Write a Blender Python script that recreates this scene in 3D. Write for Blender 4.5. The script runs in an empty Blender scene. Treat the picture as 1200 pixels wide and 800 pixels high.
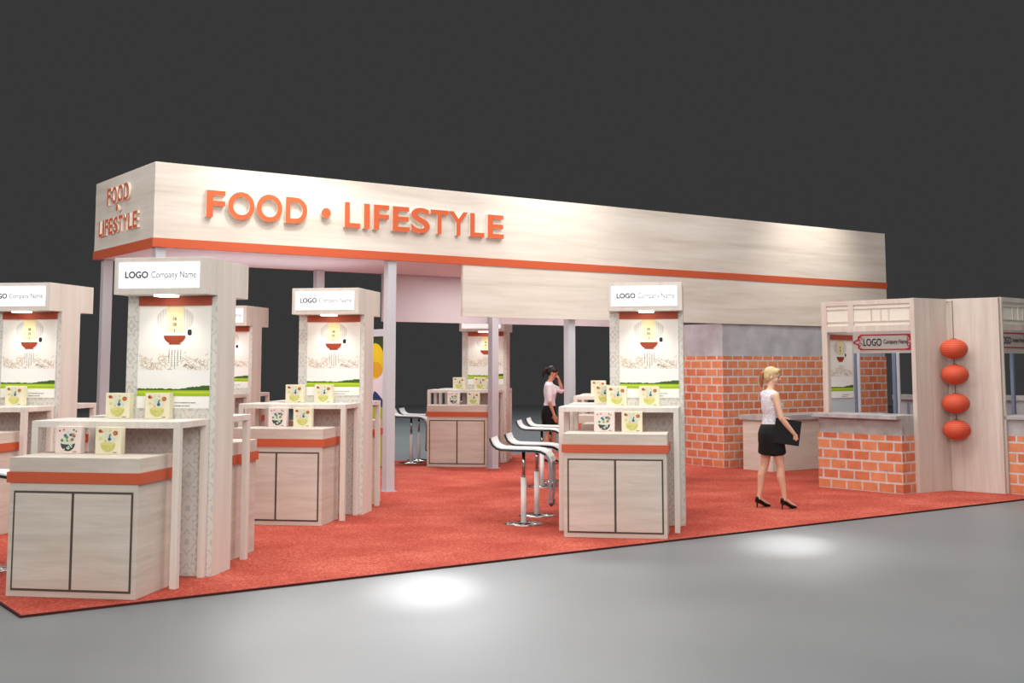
import bpy, bmesh, math, random
from mathutils import Vector, Matrix
R = math.radians
rnd = random.Random(7)
scene = bpy.context.scene
C = scene.collection

# ---------------------------------------------------------------- materials
def lin(c):
    return tuple(((v/255)/12.92 if v/255 <= .04045 else ((v/255+.055)/1.055)**2.4) for v in c) + (1,)
def new_mat(name, col=(200,200,200), rough=.6, metal=0, spec=.3):
    m = bpy.data.materials.new(name); m.use_nodes = True
    b = m.node_tree.nodes['Principled BSDF']
    b.inputs['Base Color'].default_value = lin(col)
    b.inputs['Roughness'].default_value = rough
    b.inputs['Metallic'].default_value = metal
    b.inputs['Specular IOR Level'].default_value = spec
    return m
def nodes(m): return m.node_tree.nodes, m.node_tree.links, m.node_tree.nodes['Principled BSDF']
def ramp(n, stops):
    r = n.new('ShaderNodeValToRGB'); e = r.color_ramp.elements
    while len(e) < len(stops): e.new(.5)
    for i, (p, c) in enumerate(stops): e[i].position = p; e[i].color = lin(c)
    return r
def wood(name, grain, c1, c2, c3, contrast=1.0):
    m = new_mat(name, c2, .55, 0, .25); n, l, b = nodes(m)
    tc = n.new('ShaderNodeTexCoord'); mp = n.new('ShaderNodeMapping')
    sc = {'h':(.8,.8,9),'v':(9,9,.5),'b':(.32,.32,4.5)}[grain]
    mp.inputs['Scale'].default_value = sc
    l.new(tc.outputs['Object'], mp.inputs['Vector'])
    a = n.new('ShaderNodeTexNoise'); a.inputs['Scale'].default_value = 1.0; a.inputs['Detail'].default_value = 6; a.inputs['Roughness'].default_value = .55; a.inputs['Distortion'].default_value = .6
    l.new(mp.outputs[0], a.inputs['Vector'])
    mp2 = n.new('ShaderNodeMapping'); mp2.inputs['Scale'].default_value = tuple(s*5 for s in sc)
    l.new(tc.outputs['Object'], mp2.inputs['Vector'])
    f = n.new('ShaderNodeTexNoise'); f.inputs['Scale'].default_value = 1.0; f.inputs['Detail'].default_value = 3
    l.new(mp2.outputs[0], f.inputs['Vector'])
    mx = n.new('ShaderNodeMix'); mx.data_type = 'FLOAT'; mx.inputs[0].default_value = .3
    l.new(a.outputs['Fac'], mx.inputs[2]); l.new(f.outputs['Fac'], mx.inputs[3])
    r = ramp(n, [(.32, c1), (.5, c2), (.66, c3)])
    l.new(mx.outputs[0], r.inputs[0]); l.new(r.outputs[0], b.inputs['Base Color'])
    return m
WV = wood('pale_wood_vertical', 'v', (216,205,194), (226,217,207), (233,225,216))
WH = wood('pale_wood_horizontal', 'h', (197,185,172), (209,198,186), (219,209,198))
WF = wood('pale_wood_banner', 'b', (206,196,183), (221,212,201), (230,223,214))
WS = wood('stall_wood', 'v', (194,179,167), (206,192,181), (215,203,193))
ORANGE = new_mat('orange_laminate', (200,94,62), .5)
ORANGE_L = new_mat('orange_letter_face', (214,104,66), .45)
LETTER_SIDE = new_mat('letter_side', (238,225,212), .5)
REDBAR = new_mat('terracotta_print', (174,82,60), .6)
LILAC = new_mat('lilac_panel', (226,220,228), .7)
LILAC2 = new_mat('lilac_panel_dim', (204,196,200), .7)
GROOVE = new_mat('door_gap', (88,78,70), .8)
ALU = new_mat('aluminium_post', (196,197,203), .5, 0)
WHITE = new_mat('white_print', (246,244,240), .6)
CREAM = new_mat('cream_paper', (246,242,234), .7)
BLACKM = new_mat('black_ink', (28,26,25), .6)
DGREY = new_mat('dark_grey_ink', (72,70,72), .6)
LGREY = new_mat('light_grey_ink', (122,120,124), .6)
CONC = new_mat('grey_plaster', (172,172,178), .8)
STONE = new_mat('grey_counter_stone', (168,165,163), .5)
BLUEP = new_mat('blue_grey_post', (122,134,156), .5, .2)
PANEL = new_mat('pale_blue_panel', (200,208,214), .6)
LANT = new_mat('lantern_paper', (196,76,52), .6)
CHROME = new_mat('chrome', (176,176,178), .14, 1)
STW = new_mat('stool_white', (240,240,240), .35)
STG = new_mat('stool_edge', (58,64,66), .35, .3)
STR = new_mat('stool_rail', (150,156,160), .3, .6)
CORD = new_mat('cord', (96,84,70), .7)
for m, s in ((CONC, 3), (STONE, 6)):
    n, l, b = nodes(m)
    t = n.new('ShaderNodeTexNoise'); t.inputs['Scale'].default_value = s; t.inputs['Detail'].default_value = 5
    tc = n.new('ShaderNodeTexCoord'); l.new(tc.outputs['Object'], t.inputs['Vector'])
    c0 = (158,157,162) if m is CONC else (150,147,145); c1 = (186,186,192) if m is CONC else (184,181,180)
    r = ramp(n, [(.3, c0), (.7, c1)]); l.new(t.outputs['Fac'], r.inputs[0]); l.new(r.outputs[0], b.inputs['Base Color'])
n, l, b = nodes(LANT)
t = n.new('ShaderNodeTexWave'); t.bands_direction = 'Z'; t.inputs['Scale'].default_value = 14; t.inputs['Distortion'].default_value = .6
tc = n.new('ShaderNodeTexCoord'); l.new(tc.outputs['Object'], t.inputs['Vector'])
r = ramp(n, [(.0, (178,64,42)), (.35, (214,90,62))]); l.new(t.outputs['Fac'], r.inputs[0]); l.new(r.outputs[0], b.inputs['Base Color'])

def emis(name, col, s):
    m = new_mat(name, col, .6); b = m.node_tree.nodes['Principled BSDF']
    b.inputs['Emission Color'].default_value = lin(col); b.inputs['Emission Strength'].default_value = s
    return m
SIGN = emis('lit_sign_face', (255,255,255), .55)
LAMP = emis('lamp_glow', (255,250,240), 3)
GLOWCREAM = emis('lattice_paper', (226,219,206), .0)

# damask wallpaper on the column faces (object space x,z)
def damask(name, ca, cb):
    m = new_mat(name, ca, .7); n, l, b = nodes(m)
    tc = n.new('ShaderNodeTexCoord'); sp = n.new('ShaderNodeSeparateXYZ'); l.new(tc.outputs['Object'], sp.inputs[0])
    def math_(op, a, bb=None, c=None):
        q = n.new('ShaderNodeMath'); q.operation = op
        for i, v in enumerate((a, bb, c)):
            if v is None: continue
            if isinstance(v, (int, float)): q.inputs[i].default_value = v
            else: l.new(v, q.inputs[i])
        return q.outputs[0]
    k = 2*math.pi/.22
    x = math_('MULTIPLY', sp.outputs[0], k); z = math_('MULTIPLY', sp.outputs[2], k*.8)
    cx = math_('COSINE', x); cz = math_('COSINE', z)
    s = math_('ADD', cx, cz)
    cx3 = math_('COSINE', math_('MULTIPLY', x, 3)); cz3 = math_('COSINE', math_('MULTIPLY', z, 3))
    s = math_('ADD', s, math_('MULTIPLY', math_('MULTIPLY', cx3, cz3), .45))
    ln = math_('ABSOLUTE', math_('SUBTRACT', math_('ABSOLUTE', s), .75))
    msk = math_('LESS_THAN', ln, .2)
    ln2 = math_('GREATER_THAN', math_('ABSOLUTE', s), 1.75)
    msk = math_('MAXIMUM', msk, ln2)
    mx = n.new('ShaderNodeMix'); mx.data_type = 'RGBA'; l.new(msk, mx.inputs[0])
    mx.inputs[6].default_value = lin(ca); mx.inputs[7].default_value = lin(cb)
    l.new(mx.outputs[2], b.inputs['Base Color'])
    return m
DAMASK = damask('damask_wallpaper', (218,215,208), (200,196,189))

# brick (uses UV in metres)
def brick_mat():
    m = new_mat('red_brick', (200,100,70), .85); n, l, b = nodes(m)
    uv = n.new('ShaderNodeUVMap')
    t = n.new('ShaderNodeTexBrick'); l.new(uv.outputs[0], t.inputs['Vector'])
    t.inputs['Scale'].default_value = 1.0
    t.inputs['Brick Width'].default_value = .25; t.inputs['Row Height'].default_value = .1385
    t.inputs['Mortar Size'].default_value = .016; t.inputs['Mortar Smooth'].default_value = .25
    t.inputs['Bias'].default_value = -.1
    t.inputs['Color1'].default_value = lin((216,138,96)); t.inputs['Color2'].default_value = lin((196,106,74))
    t.inputs['Mortar'].default_value = lin((204,192,186))
    ns = n.new('ShaderNodeTexNoise'); ns.inputs['Scale'].default_value = 9; ns.inputs['Detail'].default_value = 5
    l.new(uv.outputs[0], ns.inputs['Vector'])
    mx = n.new('ShaderNodeMix'); mx.data_type = 'RGBA'; mx.blend_type = 'OVERLAY'; mx.inputs[0].default_value = .35
    l.new(t.outputs['Color'], mx.inputs[6]); l.new(ns.outputs['Fac'], mx.inputs[7])
    l.new(mx.outputs[2], b.inputs['Base Color'])
    bp = n.new('ShaderNodeBump'); bp.inputs['Strength'].default_value = .7; bp.inputs['Distance'].default_value = .012; bp.invert = True
    l.new(t.outputs['Fac'], bp.inputs['Height']); l.new(bp.outputs[0], b.inputs['Normal'])
    return m
BRICK = brick_mat()

def carpet_mat():
    m = new_mat('red_carpet_pile', (200,72,56), .95, 0, .05); n, l, b = nodes(m)
    tc = n.new('ShaderNodeTexCoord')
    a = n.new('ShaderNodeTexNoise'); a.inputs['Scale'].default_value = 45; a.inputs['Detail'].default_value = 4; a.inputs['Roughness'].default_value = .8
    c = n.new('ShaderNodeTexNoise'); c.inputs['Scale'].default_value = 1.3; c.inputs['Detail'].default_value = 2
    l.new(tc.outputs['Object'], a.inputs['Vector']); l.new(tc.outputs['Object'], c.inputs['Vector'])
    mx = n.new('ShaderNodeMix'); mx.data_type = 'FLOAT'; mx.inputs[0].default_value = .25
    l.new(a.outputs['Fac'], mx.inputs[2]); l.new(c.outputs['Fac'], mx.inputs[3])
    r = ramp(n, [(.36, (142,56,46)), (.5, (180,82,68)), (.64, (214,122,104))])
    l.new(mx.outputs[0], r.inputs[0]); l.new(r.outputs[0], b.inputs['Base Color'])
    bp = n.new('ShaderNodeBump'); bp.inputs['Strength'].default_value = .5; bp.inputs['Distance'].default_value = .01
    l.new(a.outputs['Fac'], bp.inputs['Height']); l.new(bp.outputs[0], b.inputs['Normal'])
    return m
CARPET = carpet_mat()
CARPET_EDGE = new_mat('carpet_binding', (70,30,26), .9)

def floor_mat():
    m = new_mat('polished_concrete', (118,118,116), .42, 0, .6); n, l, b = nodes(m)
    tc = n.new('ShaderNodeTexCoord')
    a = n.new('ShaderNodeTexNoise'); a.inputs['Scale'].default_value = .5; a.inputs['Detail'].default_value = 4
    l.new(tc.outputs['Object'], a.inputs['Vector'])
    r = ramp(n, [(.3, (109,113,115)), (.7, (118,121,123))])
    l.new(a.outputs['Fac'], r.inputs[0]); l.new(r.outputs[0], b.inputs['Base Color'])
    return m
FLOOR = floor_mat()

# ---------------------------------------------------------------- mesh helper
class MB:
    def __init__(s): s.bm = bmesh.new(); s.mats = []; s.uvl = s.bm.loops.layers.uv.new('UVMap')
    def mi(s, m):
        if m not in s.mats: s.mats.append(m)
        return s.mats.index(m)
    def face(s, pts, m, smooth=False):
        vs = [s.bm.verts.new(p) for p in pts]; f = s.bm.faces.new(vs); f.material_index = s.mi(m); f.smooth = smooth
        return f
    def box(s, a, b, m, M=None):
        x0,y0,z0 = a; x1,y1,z1 = b
        P = [Vector(p) for p in ((x0,y0,z0),(x1,y0,z0),(x1,y1,z0),(x0,y1,z0),(x0,y0,z1),(x1,y0,z1),(x1,y1,z1),(x0,y1,z1))]
        uvp = [p.copy() for p in P]
        if M: P = [M @ p for p in P]
        vs = [s.bm.verts.new(p) for p in P]; k = s.mi(m)
        for idx, ax in (((0,3,2,1),'z'),((4,5,6,7),'z'),((0,1,5,4),'y'),((2,3,7,6),'y'),((1,2,6,5),'x'),((3,0,4,7),'x')):
            f = s.bm.faces.new([vs[i] for i in idx]); f.material_index = k
            for lp, i in zip(f.loops, idx):
                q = uvp[i]; lp[s.uvl].uv = (q.x+100, q.z+100) if ax == 'y' else ((q.y+100.37, q.z+100) if ax == 'x' else (q.x+100, q.y+100))
        return vs
    def tube(s, pts, rads, m, n=12, cap=True, smooth=True, flat=None):
        pts = [Vector(p) for p in pts]; k = s.mi(m); rings = []
        if not hasattr(rads, '__len__'): rads = [rads]*len(pts)
        prev = None
        for i, p in enumerate(pts):
            d = (pts[min(i+1, len(pts)-1)] - pts[max(i-1, 0)]).normalized()
            if prev is None:
                ref = Vector((0,0,1)) if abs(d.z) < .9 else Vector((0,1,0)); a = d.cross(ref).normalized()
            else: a = (prev - d*prev.dot(d)).normalized()
            prev = a; bq = d.cross(a)
            r = rads[i]; r = r if hasattr(r, '__len__') else (r, r)
            rings.append([s.bm.verts.new(p + a*math.cos(2*math.pi*j/n)*r[0] + bq*math.sin(2*math.pi*j/n)*r[1]) for j in range(n)])
        for i in range(len(rings)-1):
            for j in range(n):
                f = s.bm.faces.new((rings[i][j], rings[i][(j+1)%n], rings[i+1][(j+1)%n], rings[i+1][j])); f.material_index = k; f.smooth = smooth
        if cap:
            f = s.bm.faces.new(rings[0][::-1]); f.material_index = k; f = s.bm.faces.new(rings[-1]); f.material_index = k
    def loft(s, secs, m, n=24, cap=True, ang=0):
        # secs: (center, rx, ry, power) horizontal superellipse sections along z
        k = s.mi(m); rings = []
        for c, rx, ry, pw in secs:
            ring = []
            for j in range(n):
                t = 2*math.pi*j/n; cs, sn = math.cos(t), math.sin(t)
                x = math.copysign(abs(cs)**(2/pw), cs)*rx; y = math.copysign(abs(sn)**(2/pw), sn)*ry
                ring.append(s.bm.verts.new((c[0]+x*math.cos(ang)-y*math.sin(ang), c[1]+x*math.sin(ang)+y*math.cos(ang), c[2])))
            rings.append(ring)
        for i in range(len(rings)-1):
            for j in range(n):
                f = s.bm.faces.new((rings[i][j], rings[i][(j+1)%n], rings[i+1][(j+1)%n], rings[i+1][j])); f.material_index = k; f.smooth = True
        if cap:
            f = s.bm.faces.new(rings[0][::-1]); f.material_index = k; f = s.bm.faces.new(rings[-1]); f.material_index = k
    def ball(s, c, r, m, seg=16, M=None):
        r = r if hasattr(r, '__len__') else (r,r,r)
        mt = Matrix.Translation(c) @ (M if M else Matrix()) @ Matrix.Diagonal((*r, 1))
        ret = bmesh.ops.create_uvsphere(s.bm, u_segments=seg, v_segments=max(8, seg*2//3), radius=1, matrix=mt)
        k = s.mi(m)
        for v in ret['verts']:
            for f in v.link_faces: f.material_index = k; f.smooth = True
    def poly(s, pts2, y, m, flip=False):
        # planar polygon in x,z at depth y facing -y
        pts = [(p[0], y, p[1]) for p in pts2]
        f = s.face(pts, m)
        f.normal_update()
        if f.normal.y > 0: f.normal_flip()
        return f
    def rect(s, x0, z0, x1, z1, y, m): return s.poly([(x0,z0),(x1,z0),(x1,z1),(x0,z1)], y, m)
    def disc(s, cx, cz, rx, rz, y, m, n=20, t0=0, t1=2*math.pi):
        full = abs(t1-t0) > 6.2
        s.poly([(cx+rx*math.cos(t0+(t1-t0)*i/(n if full else n-1)), cz+rz*math.sin(t0+(t1-t0)*i/(n if full else n-1))) for i in range(n)], y, m)
    def make(s, name, parent=None, loc=None, rotz=None, bevel=0):
        bmesh.ops.recalc_face_normals(s.bm, faces=s.bm.faces) if getattr(s, 'solid', True) else None
        me = bpy.data.meshes.new(name); s.bm.to_mesh(me); s.bm.free()
        for m in s.mats: me.materials.append(m)
        o = bpy.data.objects.new(name, me); C.objects.link(o)
        if parent: o.parent = parent
        if loc is not None: o.location = loc
        if rotz is not None: o.rotation_euler.z = rotz
        if bevel:
            bv = o.modifiers.new('bevel', 'BEVEL'); bv.width = bevel; bv.segments = 2; bv.limit_method = 'ANGLE'
        return o
class FB(MB):
    solid = False

def tag(o, label=None, cat=None, group=None, kind=None):
    if label: o['label'] = label
    if cat: o['category'] = cat
    if group: o['group'] = group
    if kind: o['kind'] = kind
    return o
def empty(name, loc, rotz=0, label=None, cat=None, group=None):
    o = bpy.data.objects.new(name, None); C.objects.link(o); o.location = loc; o.rotation_euler = (0,0,rotz); o.empty_display_size = .1
    return tag(o, label, cat, group)
def copy_tree(o, loc=None, rotz=None, label=None, group=None, parent=None):
    c = o.copy(); C.objects.link(c); c.parent = parent
    if loc is not None: c.location = loc
    if rotz is not None: c.rotation_euler.z = rotz
    if label: c['label'] = label
    if group: c['group'] = group
    for ch in list(o.children): copy_tree(ch, parent=c)
    return c

_dg = None
def text_mesh(body, bold=0.0, extrude=0.0, res=8):
    """returns (verts, faces, bbox) of a text in its own plane; x right, y up"""
    cu = bpy.data.curves.new('t', 'FONT'); cu.body = body; cu.size = 1; cu.offset = bold; cu.extrude = extrude; cu.resolution_u = res
    o = bpy.data.objects.new('t', cu); C.objects.link(o)
    dg = bpy.context.evaluated_depsgraph_get(); me = bpy.data.meshes.new_from_object(o.evaluated_get(dg))
    V = [v.co.copy() for v in me.vertices]; F = [tuple(p.vertices) for p in me.polygons]; N = [p.normal.copy() for p in me.polygons]
    bpy.data.objects.remove(o); bpy.data.curves.remove(cu); bpy.data.meshes.remove(me)
    xs = [v.x for v in V] or [0]; ys = [v.y for v in V] or [0]
    return V, F, N, (min(xs), min(ys), max(xs), max(ys))
def put_text(mb, body, x0, x1, z0, z1, y, m, bold=0.0, depth=0, side=None, keep=False):
    V, F, N, (a,b,c,d) = text_mesh(body, bold, .5 if depth else 0)
    if not V: return
    sx = (x1-x0)/max(c-a,1e-6); sz = (z1-z0)/max(d-b,1e-6)
    if keep: sx = sz = min(sx, sz)
    vs = [mb.bm.verts.new((x0+(v.x-a)*sx, y-(v.z*depth if depth else 0), z0+(v.y-b)*sz)) for v in V]
    k = mb.mi(m); ks = mb.mi(side) if side else k
    for f, nn in zip(F, N):
        try: q = mb.bm.faces.new([vs[i] for i in f])
        except ValueError: continue
        q.material_index = k if (not depth or nn.z > .5) else ks

# ---------------------------------------------------------------- camera, world, render look
cam = bpy.data.cameras.new('camera'); co = bpy.data.objects.new('camera', cam); C.objects.link(co)
cam.sensor_width = 36; cam.lens = 36*1415.47/1200; cam.shift_y = -115.44/1200; cam.clip_end = 300
co.location = (0,0,1.76); co.rotation_euler = (R(90+5.695), 0, R(54.12-90))
scene.camera = co
w = bpy.data.worlds.new('world'); scene.world = w; w.use_nodes = True
w.node_tree.nodes['Background'].inputs[0].default_value = lin((55,55,55)); w.node_tree.nodes['Background'].inputs[1].default_value = 1
scene.view_settings.view_transform = 'Standard'; scene.view_settings.look = 'None'

def area(name, loc, target, sx, sy, power, col=(1,1,1)):
    L = bpy.data.lights.new(name, 'AREA'); L.shape = 'RECTANGLE'; L.size = sx; L.size_y = sy; L.energy = power; L.color = col
    o = bpy.data.objects.new(name, L); C.objects.link(o); o.location = loc
    o.rotation_euler = (Vector(target)-Vector(loc)).to_track_quat('-Z', 'Y').to_euler(); return o
def spot(name, loc, target, power, cone, blend=.8, rad=.05, col=(1,1,1)):
    L = bpy.data.lights.new(name, 'SPOT'); L.energy = power; L.spot_size = R(cone); L.spot_blend = blend; L.shadow_soft_size = rad; L.color = col
    o = bpy.data.objects.new(name, L); C.objects.link(o); o.location = loc
    o.rotation_euler = (Vector(target)-Vector(loc)).to_track_quat('-Z', 'Y').to_euler(); return o
area('hall_light', (8,9,10), (8.5,10,0), 15, 9, 1850, (1,.985,.96))
area('rear_floor_fill', (15,25.5,13.5), (14.5,24,0), 9, 5, 2600, (.96,.98,1))  # unseen fill added to brighten the floor beyond the carpet
area('left_fill', (-6,16,6), (6,15,2.6), 6, 4, 420, (1,.98,.96))  # out-of-view fill added to lift the faces turned left
area('front_fill', (-1,-2,5.5), (9,12,3.0), 9, 5, 1080, (1,.98,.95))  # added softbox fill behind the camera for the upright faces

# ---------------------------------------------------------------- the setting
hd = R(54.12)
mb = MB(); mb.box((-12,-45,-.3),(51.5,45,0), FLOOR)
o = mb.make('floor', rotz=hd); tag(o, 'wide polished grey concrete hall floor around the red carpet', 'floor', kind='structure')
mb = MB(); mb.box((2.29,8.99,0),(24,19.15,.014), CARPET)
car = mb.make('carpet'); tag(car, 'large red carpet under the whole booth with dark bound edge', 'carpet')
mb = MB(); mb.box((2.275,8.975,0),(24,8.99,.017), CARPET_EDGE); mb.box((2.275,8.99,0),(2.29,19.15,.017), CARPET_EDGE)
mb.make('edge_binding', car)
G = .0145

# ---------------------------------------------------------------- overhead banner
X0, X1, Y0, Y1 = 5.09, 19.42, 14.57, 16.94
Zb, Zo, Zt = 3.19, 3.302, 4.25
ban = empty('overhead_fascia', (X0,Y0,Zb), 0, 'long overhead wooden fascia with orange band and raised orange lettering, carried on grey posts', 'fascia')
def bm_abs(): return MB()
T = .06
off = Vector((X0,Y0,Zb))
def mkb(mb, name, parent=None):
    o = mb.make(name, parent); o.location = -off if parent is ban else (0,0,0); return o
mb = MB(); mb.box((X0,Y0,Zo),(X1,Y0+T,Zt), WF); mkb(mb, 'front_panel', ban)
mb = MB(); mb.box((X0,Y0+T,Zo),(X0+T,Y1-T,Zt), WF); mkb(mb, 'side_panel', ban)
mb = MB(); mb.box((X1-T,Y0+T,Zo),(X1,Y1-T,Zt), WF); mkb(mb, 'side_panel', ban)
mb = MB(); mb.box((X0,Y1-T,Zo),(X1,Y1,Zt), WF); mkb(mb, 'rear_panel', ban)
e = .012
mb = MB(); mb.box((X0-e,Y0-e,Zb),(X1+e,Y0+T,Zo), ORANGE); mb.box((X0-e,Y0+T,Zb),(X0+T,Y1+e,Zo), ORANGE); mb.box((X1-T,Y0+T,Zb),(X1+e,Y1+e,Zo), ORANGE); mb.box((X0+T,Y1-.004,Zb),(X1-T,Y1+e,Zo), ORANGE)
tag(mkb(mb, 'orange_band', ban), 'orange band along the bottom edge')
mb = MB(); mb.box((X0+T,Y0+T,Zb+.004),(X1-T,Y1-.005,Zb+.05), LILAC); mkb(mb, 'soffit', ban)
mb = MB(); mb.box((9.66,Y0,2.435),(X1,Y0+.05,Zb), WF); mkb(mb, 'lower_front_panel', ban)
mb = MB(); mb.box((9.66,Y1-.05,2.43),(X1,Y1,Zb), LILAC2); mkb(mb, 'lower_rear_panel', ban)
mb = MB(); mb.box((X1-.05,Y0+.05,2.435),(X1,Y1-.05,Zb), WF); mkb(mb, 'lower_side_panel', ban)
# lettering
front = [('F',5.74,5.99),('O',6.03,6.39),('O',6.42,6.78),('D',6.83,7.14),('.',7.35,7.49),('L',7.70,7.94),('I',7.995,8.085),('F',8.15,8.39),('E',8.45,8.72),('S',8.75,9.06),('T',9.07,9.37),('Y',9.38,9.71),('L',9.75,10.0),('E',10.06,10.35)]
def letter_obj(ch, x0, x1, z0, z1, depth, parent, origin, rotz, bold):
    mb = FB()
    if ch == '.':
        cx, cz, r = (x0+x1)/2, (z0+z1)/2, (x1-x0)/2; n = 20; k = mb.mi(ORANGE_L)
        fr = [(cx+r*math.cos(2*math.pi*i/n), cz+r*math.sin(2*math.pi*i/n)) for i in range(n)]
        mb.poly(fr, -depth, ORANGE_L)
        for i in range(n):
            a, b = fr[i], fr[(i+1)%n]; mb.face([(a[0],0,a[1]),(b[0],0,b[1]),(b[0],-depth,b[1]),(a[0],-depth,a[1])], LETTER_SIDE)
    elif ch == 'I':
        mb.box((x0,-depth,z0),(x1,0,z1), LETTER_SIDE); mb.rect(x0,z0,x1,z1,-depth-.001,ORANGE_L)
    else:
        put_text(mb, ch, x0, x1, z0, z1, -depth/2, ORANGE_L, bold=bold, depth=depth, side=LETTER_SIDE)
    ob = mb.make('dot' if ch == '.' else 'letter', parent); ob.location = origin; ob.rotation_euler.z = rotz
for ch, a, b in front:
    z0, z1 = (3.60, 3.945) if ch != '.' else (3.70, 3.84)
    if ch in 'OS': z0 -= .008; z1 += .008
    letter_obj(ch, a-X0, b-X0, z0-Zb, z1-Zb, .05, ban, (0,-.004,0), 0, .022)
# left face: text reads towards -Y ; local x -> -Y
side1 = 'FOOD'; wl = {'F':.8,'O':1.05,'D':1,'L':.82,'I':.3,'E':.88,'S':.93,'T':.88,'Y':.95}
def side_word(word, ya, yb, z0, z1):
    tot = sum(wl[c] for c in word) + .14*(len(word)-1); sc = (ya-yb)/tot; x = 0
    for c in word:
        wd = wl[c]*sc
        s0 = (Y1-ya)+x; letter_obj(c, s0, s0+wd, z0-Zb, z1-Zb, .035, ban, (-.004, Y1-Y0, 0), -math.pi/2, .02)
        x += wd + .14*sc
side_word('FOOD', 16.32, 15.43, 3.875, 4.10)
side_word('LIFESTYLE', 16.64, 15.07, 3.475, 3.69)
s0 = Y1-15.85; letter_obj('.', s0-.045, s0+.045, 3.755-Zb, 3.845-Zb, .05, ban, (-.004,Y1-Y0,0), -math.pi/2, 0)

# posts
posts = [((5.20,14.66,Zb),'grey metal post at the front left corner of the overhead fascia'),
         ((5.25,16.86,Zb),'grey metal post under the far left end of the overhead fascia'),
         ((8.50,14.66,Zb),'full-height grey metal post under the front of the fascia, right of the yellow fruit panel'),
         ((8.51,16.86,Zb),'grey metal post rising behind the second display column from the left'),
         ((11.77,16.81,2.43),'grey metal post standing in front of the farthest wooden kiosk'),
         ((11.73,14.695,Zb),'grey metal post right of the woman touching her face')]
for (x,y,z), lb in posts:
    t = empty('support_post', (x,y,G), 0, lb, 'post', 'grey posts carrying the fascia')
    ww = .065
    zt = z-G if y < 16 else (Zb-G if x < 9 else Zb-G)
    if x > 9: y_ = 0
    mb = MB(); mb.box((-ww,-ww,.006),(ww,ww,zt), ALU); mb.make('shaft', t, bevel=.006)
    mb = MB(); mb.box((-.09,-.09,0),(.09,.09,.006), ALU); mb.make('base_plate', t)
# shift the posts that pass the lower panels slightly inside
# graphic wall panel with yellow fruit between two posts
gp = empty('graphic_panel', (8.50,14.74,G), -math.pi/2, 'printed graphic panel with a yellow fruit on green between two posts', 'panel')
GREEN = new_mat('dark_green_print', (52,66,34), .6); YEL = new_mat('yellow_fruit', (226,196,30), .5); OCH = new_mat('ochre_fruit', (214,158,40), .5)
LIME = new_mat('lime_print', (160,176,44), .6); NAVY = new_mat('navy_print', (38,58,104), .6); PWHITE = new_mat('soft_white_print', (222,214,222), .6)
# local: x -> -Y (right from viewer), y -> inward ; panel from x=-2.05..0
mb = MB(); mb.box((-2.05,0,.3),(0,.02,2.12), GREEN); mb.make('board', gp)
mb = MB(); mb.box((-2.05,-.02,2.125),(0,.04,2.225), ALU); tag(mb.make('top_rail', gp), 'grey metal top rail')
mb = FB()
mb.poly([(-2.04,1.72),(-.01,1.72),(-.01,1.2),(-2.04,1.2)], -.003, PWHITE)
mb.poly([(-2.04,1.18),(-.01,1.18),(-.01,.32),(-2.04,.32)], -.003, LIME)
def wig(x0,x1,zb,zt,m,y,seed,amp):
    q = random.Random(seed); pts = [(x0,zb)]; n=26
    top = [(x0+(x1-x0)*i/n, zt+q.uniform(-amp,amp)) for i in range(n+1)]
    mb.poly(pts+[(x1,zb)]+top[::-1], y, m)
wig(-2.04,-.01,1.14,1.32,NAVY,-.004,3,.08)
for cx in (-1.6,-1.0,-.32):
    mb.disc(cx,1.78,.27,.25,-.005,YEL,28); mb.disc(cx+.03,1.66,.19,.11,-.006,OCH,24)
mb.make('printed_picture', gp)

# ---------------------------------------------------------------- kiosk prototypes
KZ = R(-45)
U = Vector((math.cos(KZ), math.sin(KZ), 0)); V = Vector((-math.sin(KZ), math.cos(KZ), 0))
def kp(K, u, v, z=G): return Vector((K[0],K[1],z)) + U*u + V*v

# low cabinet; origin at its front right floor corner, body to -x, +y back
def build_cabinet():
    t = empty('display_cabinet', (0,0,0)); t['category'] = 'cabinet'
    g = .012
    mb = MB(); mb.box((-1.045,0,0),(-.005,.60,.845), WH); mb.make('carcass', t, bevel=.003)
    mb = MB(); mb.box((-1.052,-.004,.925),(.002,.606,1.036), WH); mb.make('counter_top', t, bevel=.003)
    mb = MB(); mb.box((-1.065,-.016,.845),(.015,.612,.925), ORANGE); tag(mb.make('stripe', t), 'orange stripe below the counter top')
    mb = MB(); mb.box((-1.008,-.003,.045),(-.04,.001,.785), GROOVE); mb.make('door_frame_gap', t)
    for a, b in ((-.992,-.534),(-.512,-.056)):
        mb = MB(); mb.box((a,-.008,.062),(b,.0,.768), WH); mb.make('door', t, bevel=.002)
    return t
# shelf frame; origin at front right floor corner, -1.26 wide, .58 deep
def build_frame():
    t = empty('bridging_shelf', (0,0,0)); t['category'] = 'shelf'
    mb = MB(); mb.box((-1.26,0,1.235),(0,.575,1.288), WV); mb.make('shelf_top', t, bevel=.003)
    for x in (-1.26,-.055):
        for y in (0,.515):
            mb = MB(); mb.box((x,y,0),(x+.055,y+.06,1.235), WV); mb.make('leg', t, bevel=.002)
    return t
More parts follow.
